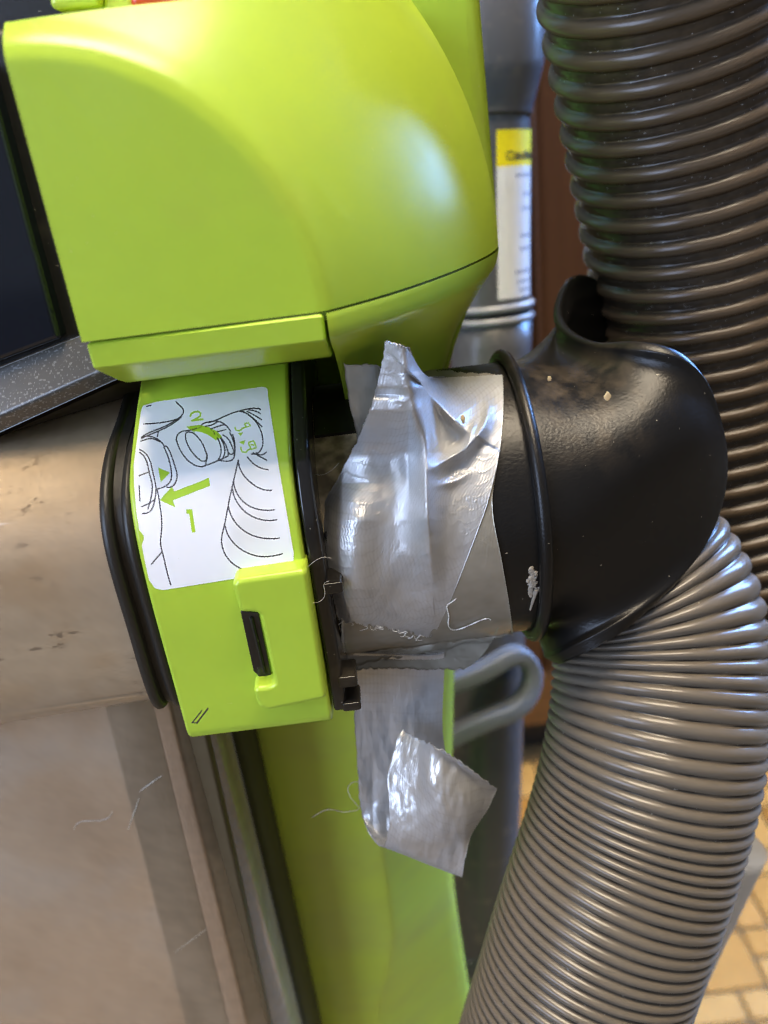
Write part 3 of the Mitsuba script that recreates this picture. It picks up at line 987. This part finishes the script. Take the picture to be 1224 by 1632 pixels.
for _ in range(40):  # even out the patch between its edges
    lap = np.zeros_like(EL)
    lap[1:-1, 1:-1] = .5 * (EL[1:-1, 2:] + EL[1:-1, :-2]) - EL[1:-1, 1:-1]
    lap[1:-1, 1:-1] += .15 * (.5 * (EL[2:, 1:-1] + EL[:-2, 1:-1]) - EL[1:-1, 1:-1])
    EL = EL + .8 * lap * np.interp(sv, [0, .3, .45, .8, .9, 1], [0, .1, 1, 1, .2, 0])[None, :, None] * np.interp(np.linspace(0, 1, NU), [0, .25, .9, 1], [0, .8, 1, .4])[:, None, None]
N_ = gnormals(EL)
cen = EL.mean((0, 1))
if np.sum(N_ * (EL - cen)) < 0:
    N_ = -N_
IN = EL - N_ * .0024
nrm = [EL[k] for k in range(NU)]
rim_mid = (EL[-1] + IN[-1]) / 2
tt = TBs
rimr = []
for k in range(1, 8):
    ph = k / 8 * np.pi
    rimr.append(rim_mid + (EL[-1] - rim_mid) * np.cos(ph) + np.linalg.norm(EL[-1] - IN[-1], axis=1, keepdims=True) / 2 * TBs * np.sin(ph) * .8)
full = np.concatenate([EL, np.array(rimr), IN[::-1]])
em = grid(full)
put(hose + '__elbow', em, 'elbow_black', True, label='matte black elbow with flared saddle rim and dust')


def ribhose(px, d, R, pitch, amp, shape, n_per=12, sides=112, twist=True, npts=14):
    path = at(np.array([p[0] for p in px]), np.array([p[1] for p in px]), np.array(d))
    fine = spline(path, 600)
    s = np.r_[0, np.cumsum(np.linalg.norm(np.diff(fine, axis=0), axis=1))]
    # turns with a pitch that varies along the length
    pv = np.interp(s / s[-1], np.linspace(0, 1, len(pitch)), pitch)
    turns = np.r_[0, np.cumsum(np.diff(s) / ((pv[1:] + pv[:-1]) / 2))]
    N = int(turns[-1] * n_per)
    tn = np.linspace(0, turns[-1], N)
    si = np.interp(tn, turns, s)
    P = CubicSpline(s, fine)(si)
    tg, a, b = frames(P)
    th = np.arange(sides + 1) * 2 * np.pi / sides
    phs = (tn[:, None] + th[None] / (2 * np.pi)) % 1.0
    h = shape(phs)
    Rv = R - amp * (1 - h)
    V = P[:, None] + Rv[..., None] * (np.cos(th)[None, :, None] * a[:, None] + np.sin(th)[None, :, None] * b[:, None])
    uv = np.stack([np.broadcast_to(th[None] / 6.2832, h.shape), 1 - h], -1).reshape(-1, 2)
    return grid(V), uv


def sh_round(p):
    return np.abs(np.sin(np.pi * p)) ** .62


def sh_wide(p):
    x = np.where(p < .58, np.sin(np.pi * p / .58) ** .55, 0)
    return np.maximum(x, .0) + np.where(p >= .58, .10 * np.sin(np.pi * (p - .58) / .42), 0)


lo_px = [(993, 901), (1012, 925), (1036, 970), (1049, 1045), (1047, 1130), (1034, 1220), (1012, 1310), (984, 1400), (950, 1500), (918, 1600), (885, 1700), (860, 1780)]
lo_d = [.200, .200, .1995, .1985, .197, .197, .198, .1985, .200, .202, .205, .208]
m_, uv = ribhose(lo_px, lo_d, .0258, [.0028, .0032, .0030, .0027, .0026, .00245, .0023, .0022], .0015, sh_round)
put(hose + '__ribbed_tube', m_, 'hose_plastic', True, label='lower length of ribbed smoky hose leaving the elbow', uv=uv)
up_px = [(1040, -420), (1044, -250), (1050, -120), (1058, 0), (1074, 150), (1092, 300), (1108, 450), (1126, 600), (1152, 750), (1184, 880), (1228, 990), (1284, 1080), (1340, 1150)]
up_d = [.160, .168, .178, .188, .201, .214, .227, .239, .250, .260, .270, .279, .288]
m_, uv = ribhose(up_px, up_d, .0288, [.0072, .0071, .0069, .0066, .0061, .0056, .0051, .0047, .0045], .0018, sh_wide, 16)
put(hose + '__ribbed_tube_001', m_, 'hose_plastic_dark', True, label='upper length of darker dusty ribbed hose passing behind the elbow', uv=uv)
cuff = at(np.array([1156., 1100, 1052, 1016, 985]), np.array([1330., 1450, 1560, 1660, 1760]), np.array([.262, .268, .274, .281, .288]))
put(hose + '__cuff', tube(spline(cuff, 24), .0172, 40), 'hose_plastic', True, label='smooth grey hose end behind the ribbed hose') if False else None
put(hose + '__cuff', tube(spline(cuff, 24), .0135, 40), 'wand_ring', True, label='smooth grey hose end behind the ribbed hose')
# dried residue and crumbs on the connector
res = []
for _k in range(34):
    x, y = 850 + rng.normal(0, 4.2), 926 + rng.normal(0, 10)
    d = on_cyl(x, y, R0)
    s0 = trimesh.creation.icosphere(2, .001)
    n3 = meshkit.noise(s0.vertices * 1500 + _k * 3.1)
    s0.vertices *= (.5 + .9 * n3)[:, None] * rng.uniform([.25, .25, .3], [.6, .45, .95])
    s0.apply_transform(trimesh.transformations.rotation_matrix(rng.uniform(-.7, .7), [0, 1, 0]))
    s0.apply_translation(at(x, y, d))
    res.append(s0)
st = at(np.linspace(855, 845, 12), np.linspace(940, 972, 12), on_cyl(np.linspace(855, 845, 12), np.linspace(940, 972, 12), R0 + .0003))
res.append(tube(st, np.linspace(.0005, .0002, 12), 6))
put(hose + '__residue', cat(*res), 'residue', 50, label='dried pale glue residue on the black connector')

# ================================================================ DUCT TAPE
def interp_edges(rows, n):
    rows = np.asarray(rows, float)
    t_ = np.r_[0, np.cumsum(np.hypot(np.diff(rows[:, 1:].mean(1) if False else rows[:, 1]), np.diff(rows[:, 0])))]
    return PchipInterpolator(t_ / t_[-1], rows)(np.linspace(0, 1, n))


def tape(key, left, right, R, hfun, nu, nv, matname, label, group=None, thick=.00028, rough=0.0, seed=0, flap=0, fx_=690):
    Lp, Rp = interp_edges(left, nu), interp_edges(right, nu)
    s = np.linspace(0, 1, nv)
    X = Lp[:, :1] * (1 - s) + Rp[:, :1] * s
    Y = Lp[:, 1:] * (1 - s) + Rp[:, 1:] * s
    if rough:
        e = rough * (meshkit.fbm(np.stack([np.arange(nv) * .35, np.full(nv, 3. + seed), np.zeros(nv)], -1), 4) - .5)
        fall = np.exp(-np.linspace(0, 1, nu) * nu / 3)[:, None]
        Y = Y + fall * e - fall[::-1] * e[::-1] * 1.6
        e2 = rough * .5 * (meshkit.fbm(np.stack([np.arange(nu) * .4, np.full(nu, 9. + seed), np.zeros(nu)], -1), 4) - .5)
        fs = np.exp(-s * nv / 2.5)[None]
        X = X + fs * e2[:, None]
    D = on_cyl(X, Y, R)
    r_ = ray(X, Y)
    Dp = (O[1] - flap - EYE[1]) / r_[..., 1]
    wgt = 1 / (1 + np.exp(-np.clip((fx_ - X) / 9, -30, 30)))
    wgt = wgt / (1 + np.exp(np.clip((Y - 700) / 16, -30, 30)))
    D = wgt * -np.logaddexp(-D * 1500, -Dp * 1500) / 1500 + (1 - wgt) * D if flap else D
    H = hfun(X, Y)
    P = at(X, Y, D)
    # rise along the cylinder's outward direction
    q = toabc(P)
    nb, nc = q[..., 1].copy(), q[..., 2].copy()
    ln = np.hypot(nb, nc) + 1e-9
    P = P - (H * 1e-3)[..., None] * (ray(X, Y) / np.linalg.norm(ray(X, Y), axis=-1, keepdims=True))
    m = shell(P, thick)
    mm = np.linalg.norm(np.diff(P, axis=0), axis=-1).cumsum(0) * 1e3
    vv_ = np.vstack([np.zeros((1, nv)), mm])
    uu_ = np.hstack([np.zeros((nu, 1)), np.linalg.norm(np.diff(P, axis=1), axis=-1).cumsum(1) * 1e3])
    uv = np.stack([uu_, vv_], -1).reshape(-1, 2)
    uv = np.vstack([uv, uv])
    return put(key, m, matname, True, label=label, category='duct tape', group=group, uv=uv)


def seg_ridge(X, Y, pts, h, wl, wr, tip=True):
    """a fold along a pixel polyline; wl, wr: widths on its left and right side"""
    pts = spline(pts, 60)
    best = np.full(X.shape, 1e9)
    side, par = np.zeros(X.shape), np.zeros(X.shape)
    for i in range(len(pts) - 1):
        p, d = pts[i], pts[i + 1] - pts[i]
        l2 = d @ d
        t_ = np.clip(((X - p[0]) * d[0] + (Y - p[1]) * d[1]) / l2, 0, 1)
        dx, dy = X - p[0] - t_ * d[0], Y - p[1] - t_ * d[1]
        dd = np.hypot(dx, dy)
        cr = d[0] * dy - d[1] * dx
        up_ = dd < best
        side, par, best = np.where(up_, cr, side), np.where(up_, (i + t_) / (len(pts) - 1), par), np.where(up_, dd, best)
    w = np.where(side > 0, wl, wr)  # cross>0: to the left when heading down
    hh = np.interp(par, np.linspace(0, 1, len(h)), h) if np.ndim(h) else h
    return hh * np.exp(-(best / w) ** 1.5)


# base layer, wrapped round the connector; its torn right corner comes forward
def h_base(X, Y):
    return .80 + .22 * (meshkit.fbm(np.stack([X / 60, Y / 90, 0 * X], -1), 3) - .5) * 2 + .9 * np.exp(-((X - 690) / 16) ** 2) * (Y > 960) * np.clip((Y - 960) / 60, 0, 1)


tape('duct_tape', [(548, 580), (556, 640), (568, 700), (560, 790), (548, 900), (545, 990), (545, 1064)], [(802, 597), (801, 650), (796, 720), (785, 800), (801, 900), (812, 965), (818, 1012)],
     R0, h_base, 110, 90, 'tape_dull', 'dull grey duct tape layer wrapped flat round the black connector', rough=7, flap=.026, fx_=640)
tape('duct_tape_001', [(545, 985), (544, 1030), (545, 1066)], [(800, 985), (772, 1040), (744, 1066)], R0 + .0002, lambda X, Y: .15 + .2 * (meshkit.fbm(np.stack([X / 30, Y / 25, 0 * X], -1), 3) - .5) * 2,
     40, 90, 'tape_dull', 'dull brownish strip of duct tape under the connector, below the torn edge', rough=5, seed=3)


def h_top(X, Y):
    H = 1.35 + 0 * X
    H += seg_ridge(X, Y, [(648, 548), (664, 590), (672, 640), (678, 700), (680, 780), (684, 860), (690, 940)], [6, 8.5, 9.5, 9.5, 8.5, 6.8, 4.2, .6], 32, 21)
    H += seg_ridge(X, Y, [(676, 618), (705, 650), (738, 682), (754, 693)], [4.0, 5.0, 5.2, 1.5], 9, 34)
    H += seg_ridge(X, Y, [(778, 648), (770, 680), (752, 705), (720, 728), (694, 745)], [.8, 3.2, 4.2, 4.0, 2.0], 10, 9)
    H += seg_ridge(X, Y, [(760, 668), (745, 712), (742, 732)], [.4, 2.4, .4], 7, 6)
    H += seg_ridge(X, Y, [(694, 775), (715, 770), (752, 752)], [.4, 1.3, .2], 8, 7)
    H -= seg_ridge(X, Y, [(650, 640), (651, 720), (653, 800)], [.6, 2.2, .4], 13, 9)
    H -= seg_ridge(X, Y, [(700, 720), (716, 712), (745, 700)], [1.2, 1.4, .3], 10, 9)
    H += 3.2 * np.exp(-((X - 566) / 34) ** 2) * np.clip((Y - 770) / 60, 0, 1) * np.clip((1010 - Y) / 70, .25, 1)
    H += 2.4 * np.exp(-((X - 590) / 42) ** 2 - ((Y - 740) / 120) ** 2)
    H -= 1.3 * np.exp(-((Y - 628) / 7) ** 2 - ((X - 612) / 34) ** 2)
    H += .7 * np.exp(-((Y - 655) / 9) ** 2 - ((X - 612) / 40) ** 2)
    # the left margin turns back towards the collar
    lim = np.interp(Y, [740, 815, 870, 940, 990], [545, 545, 541, 546, 560])
    H -= np.clip((lim - X) / 26, 0, 1.4) ** 1.2 * 3.0 * np.clip((Y - 720) / 90, 0, 1)
    H += .5 * (meshkit.fbm(np.stack([X / 40, Y / 55, 0 * X], -1), 3) - .5) * 2
    return H


tape('duct_tape_002', [(614, 545), (611, 566), (602, 605), (596, 632), (568, 705), (538, 762), (515, 812), (514, 870), (528, 945), (541, 988)],
     [(652, 556), (690, 602), (800, 597), (803, 640), (799, 700), (780, 792), (757, 858), (742, 897), (716, 962), (690, 1015)],
     R0, h_top, 220, 150, 'tape_silver', 'crumpled shiny silver duct tape with a tall fold and torn lower edge, topmost layer', rough=9, seed=5, flap=.0305, fx_=672)

# hanging strip: goes down, rolls forward and folds up again
rows = [  # left, mid-left, mid-right, right: (px, py, depth)
    [(563, 1040, .1835), (612, 1042, .1832), (660, 1044, .1830), (708, 1040, .1828)],
    [(564, 1090, .1865), (612, 1092, .1868), (660, 1094, .1862), (707, 1092, .186)],
    [(567, 1180, .1925), (615, 1182, .1930), (660, 1180, .1918), (706, 1170, .191)],
    [(571, 1250, .1965), (618, 1252, .1965), (665, 1250, .196), (716, 1240, .1955)],
    [(578, 1300, .1985), (622, 1312, .1985), (672, 1325, .198), (728, 1330, .1975)],
    [(592, 1332, .1960), (636, 1348, .1965), (684, 1366, .196), (735, 1380, .1955)],
    [(607, 1347, .1910), (648, 1362, .1910), (690, 1379, .191), (737, 1396, .1905)],
    [(618, 1330, .1860), (656, 1345, .1850), (692, 1355, .185), (742, 1362, .1855)],
    [(622, 1290, .1835), (664, 1300, .1810), (704, 1310, .178), (752, 1325, .1860)],
    [(618, 1235, .1845), (664, 1245, .1800), (700, 1250, .1745), (775, 1290, .1880)],
    [(628, 1195, .1835), (666, 1205, .1795), (694, 1205, .1750), (784, 1272, .1890)],
    [(640, 1164, .1850), (668, 1178, .1805), (698, 1191, .1735), (791, 1257, .1890)]]
rw = np.array(rows, float)
sR = np.r_[0, np.cumsum(np.linalg.norm(np.diff(at(rw[..., 0], rw[..., 1], rw[..., 2]).mean(1), axis=0), axis=1))]
G = CubicSpline(sR / sR[-1], rw)(np.linspace(0, 1, 170))
G = PchipInterpolator([0, .33, .56, 1], G, axis=1)(np.linspace(0, 1, 80))
jag = 9 * (meshkit.fbm(np.stack([np.arange(80) * .5, np.full(80, 4.), np.zeros(80)], -1), 4) - .5)
G[..., 1] += np.exp(-np.arange(170)[::-1] / 2.5)[:, None] * jag
ed = 3 * (meshkit.fbm(np.stack([np.arange(170) * .3, np.full(170, 6.), np.zeros(170)], -1), 4) - .5)
G[:, :2, 0] += ed[:, None] * [1, .4]
wr = meshkit.fbm(np.stack([G[..., 0] / 22, G[..., 1] / 50, 0 * G[..., 0]], -1), 4) - .5
G[..., 2] -= .0022 * wr * np.clip(np.arange(170) / 60, .12, 1)[:, None]
P = at(G[..., 0], G[..., 1], G[..., 2])
uu_ = np.hstack([np.zeros((170, 1)), np.linalg.norm(np.diff(P, axis=1), axis=-1).cumsum(1) * 1e3])
vv_ = np.vstack([np.zeros((1, 80)), np.linalg.norm(np.diff(P, axis=0), axis=-1).cumsum(0) * 1e3])
uv = np.stack([uu_, vv_], -1).reshape(-1, 2)
put('duct_tape_003', shell(P, .0003), 'tape_tail', True, label='loose strip of duct tape hanging from the connector with its end curled up', category='duct tape', uv=np.vstack([uv, uv]))

# ================================================================ EXTENSION WAND in the background
wand = thing('extension_wand', 'blurred grey plastic extension wand with a yellow and white warning sticker, behind the green housing', 'vacuum wand')


def wpath(p):
    p = np.array(p, float)
    return at(p[:, 0], p[:, 1], p[:, 2])


WR = .0163
put(wand + '__tube', tube(spline(wpath([(776, 100, .305), (778, 300, .322), (781, 500, .340)]), 20), WR, 48), 'wand_grey', True)
pth = spline(wpath([(776, -120, .290), (776, -40, .295), (776, 60, .300), (776, 130, .3065), (776, 190, .312)]), 40)
rad = np.interp(np.linspace(0, 1, 40), [0, .72, .97, 1], [.0215, .0212, .0172, .0171])
put(wand + '__upper_sleeve', tube(pth, rad, 48), 'wand_grey', True, label='wider upper sleeve of the wand')
put(wand + '__lower_tube', tube(spline(wpath([(783, 505, .3405), (779, 800, .362), (776, 1150, .385), (768, 1500, .41), (766, 1620, .42)]), 30), WR + .0008, 48), 'wand_grey', True)
for k, (y, d) in enumerate(((487, .3385), (506, .3402))):
    q0 = at(781.5, y, d)
    ax = at(783, 520, .3415) - at(780, 470, .337)
    ax /= np.linalg.norm(ax)
    e1 = np.cross(ax, [0, 1, 0]); e1 /= np.linalg.norm(e1); e2 = np.cross(ax, e1)
    th_ = np.linspace(0, 2 * np.pi, 65)[:-1]
    rg = []
    for j in range(12):
        ph = j / 12 * 2 * np.pi
        rg.append(q0 + ((WR + .0008) + .0012 * np.cos(ph)) * (np.cos(th_)[:, None] * e1 + np.sin(th_)[:, None] * e2) + .0014 * np.sin(ph) * ax)
    put(wand + '__ring', grid(np.array(rg), True, True), 'wand_ring', True)
# sticker wrapped on the tube
def wand_patch(y0, y1, xl, off, nrow=30, ncol=30, slope=0.0):
    rows_ = []
    for y in np.linspace(y0, y1, nrow):
        d = np.interp(y, [100, 300, 500], [.305, .322, .340])
        q0 = at(np.interp(y, [100, 300, 500], [776, 778, 781]), y, d)
        e1 = RT - FW * (RT @ FW)
        ax = at(781, 500, .34) - at(776, 100, .305)
        ax /= np.linalg.norm(ax)
        e1 = RT - ax * (RT @ ax); e1 /= np.linalg.norm(e1)
        e2 = -np.cross(ax, e1)
        if e2 @ FW > 0:
            e2 = -e2
        th_ = np.linspace(*xl, ncol)
        rows_.append(q0 + (WR + off) * (np.sin(th_)[:, None] * e1 + np.cos(th_)[:, None] * e2) + slope * ax * 0)
    return np.array(rows_)


put(wand + '__tube__sticker', grid(wand_patch(212, 470, (.08, 1.52), .00025)), 'label_white', True, label='white warning sticker with a yellow band')
put(wand + '__tube__sticker_band', grid(wand_patch(212, 268, (.08, 1.52), .0004)), 'yellow_print', True, label='yellow top band of the warning sticker')
tx = []
for y, x0_, x1_ in ((283, .55, 1.3), (312, .8, 1.35), (334, .75, 1.35), (376, .7, 1.3), (396, .7, 1.3), (431, .55, 1.3), (446, .6, 1.3), (459, .65, 1.2)):
    tx.append(grid(wand_patch(y - 3, y + 3, (x0_, x1_), .0004, 4, 12)))
put(wand + '__tube__sticker_text', cat(*tx), 'ink_grey', True, label='grey lines of small blurred print')
# the word on the yellow band, wrapped on the tube
tm = meshkit.text_mesh('Caution', .0036, .0002, True)
tv = tm.vertices
yy = 258 - (tv[:, 1] / .0036) * 13
ang = .28 + tv[:, 0] / WR
ax = at(781, 500, .34) - at(776, 100, .305); ax /= np.linalg.norm(ax)
e1 = RT - ax * (RT @ ax); e1 /= np.linalg.norm(e1)
e2 = -np.cross(ax, e1); e2 = -e2 if e2 @ FW > 0 else e2
cP = at(np.interp(yy, [100, 300, 500], [776, 778, 781]), yy, np.interp(yy, [100, 300, 500], [.305, .322, .340]))
vv_ = cP + (WR + .00045 + tv[:, 2])[:, None] * (np.sin(ang)[:, None] * e1 + np.cos(ang)[:, None] * e2)
put(wand + '__tube__sticker_word', mesh(vv_, tm.faces), 'ink_black', False, label='black word Caution on the yellow band')
# clip loop
cp = [(690, 1100, .352), (730, 1086, .350), (790, 1058, .350), (826, 1044, .352), (845, 1062, .354), (846, 1092, .354), (828, 1122, .352), (785, 1143, .350), (730, 1168, .350), (690, 1192, .352)]
pc = spline(wpath(cp), 80)
tg = np.gradient(pc, axis=0); tg /= np.linalg.norm(tg, axis=1, keepdims=True)
nn_ = np.cross(tg, FW); nn_ /= np.linalg.norm(nn_, axis=1, keepdims=True)
bb_ = np.cross(tg, nn_)
ph = np.arange(24) * 2 * np.pi / 24
sq = lambda x: np.sign(x) * np.abs(x) ** .5
LP = pc[:, None] + .0040 * sq(np.cos(ph))[None, :, None] * nn_[:, None] + .0080 * sq(np.sin(ph))[None, :, None] * bb_[:, None]
put(wand + '__clip', grid(LP, closed_v=True), 'clip_grey', True, label='pale grey looped clip round the wand')
put(wand + '__foot', tube(spline(wpath([(735, 1540, .400), (780, 1532, .400), (805, 1520, .405)]), 16), np.r_[np.linspace(.006, .010, 8), np.linspace(.010, .005, 8)], 24), 'wand_grey', True)
put(wand + '__foot', tube(spline(wpath([(745, 1640, .40), (765, 1590, .40), (795, 1550, .405)]), 16), .009, 24), 'bin_edge', True)

# ================================================================ HAIRS AND LINT
def hair(pts, d, label, r=.00004):
    pp = spline([(p[0], p[1], dd) for p, dd in zip(pts, np.broadcast_to(d, (len(pts),)))], 40)
    put('lint_strand' , tube(at(pp[:, 0], pp[:, 1], pp[:, 2]), r, 5), 'hair', True, label=label, category='lint')


hair([(488, 906), (498, 897), (512, 889), (528, 890)], [.150, .149, .149, .150], 'short pale hair stuck across the black collar beside the label corner')
hair([(486, 964), (500, 961), (512, 957), (518, 945), (516, 934), (524, 926)], [.1525, .152, .152, .1515, .1515, .151], 'curled pale hair on the black collar above the latch')
hair([(500, 755), (512, 757), (526, 751), (540, 738)], [.157, .156, .156, .156], 'thin hair across the black rib left of the silver tape')
hair([(571, 1246), (556, 1252), (562, 1275), (572, 1289), (560, 1293), (545, 1294), (528, 1290), (512, 1294), (498, 1303)], [.196, .195, .194, .195, .194, .194, .193, .193, .192], 'long wavy thread hanging from the left edge of the loose tape strip', .00007)
hair([(551, 1020), (548, 1045), (549, 1063)], [.172, .175, .178], 'short thread at the lower left corner of the tape wrap')
frs = []
for i in range(15):
    u = rng.random()
    x = 545 + 140 * u
    y = np.interp(x, [540, 570, 620, 668, 690], [987, 997, 1000, 1014, 1012]) + rng.uniform(-2, 2)
    pp = spline([(x, y, 0), (x + rng.uniform(-6, 8), y + rng.uniform(1, 5), 0), (x + rng.uniform(-10, 14), y + rng.uniform(0, 9), 0)], 8)
    dd = on_cyl(pp[:, 0], pp[:, 1], R0 + .0018)
    frs.append(tube(at(pp[:, 0], pp[:, 1], dd), .00007, 4))
put('duct_tape_002__frayed_threads', cat(*frs), 'lint_white', True, label='frayed white threads along the torn lower edge')
tear = []
for pts in ([(715, 985), (719, 1003), (740, 1000), (782, 988)], [(712, 964), (722, 958), (727, 954)], [(712, 966), (716, 985)]):
    pp = spline(pts, 20)
    tear.append(tube(at(pp[:, 0], pp[:, 1], on_cyl(pp[:, 0], pp[:, 1], R0 + .0009)), .0001 + .00006 * np.sin(np.arange(20) * 1.7), 5))
put('duct_tape__tear', cat(*tear), 'lint_white', True, label='pale torn slit in the lower tape layer')
for (x, y, d, r, lab_) in ((968, 632, .1555, .0006, 'tan crumb stuck to the elbow below its saddle'), (876, 603, .163, .0004, 'tiny pale crumb at the elbow neck'), (738, 668, .155, .0005, 'small rust brown speck on the silver tape right of the fold')):
    s0 = trimesh.creation.icosphere(2, r)
    s0.vertices *= (.6 + .8 * meshkit.noise(s0.vertices * 2000 + x))[:, None] * [1, .4, 1.5]
    s0.apply_translation(at(x, y, d))
    put('crumb_speck', s0, 'crumb', 50, label=lab_, category='crumb')
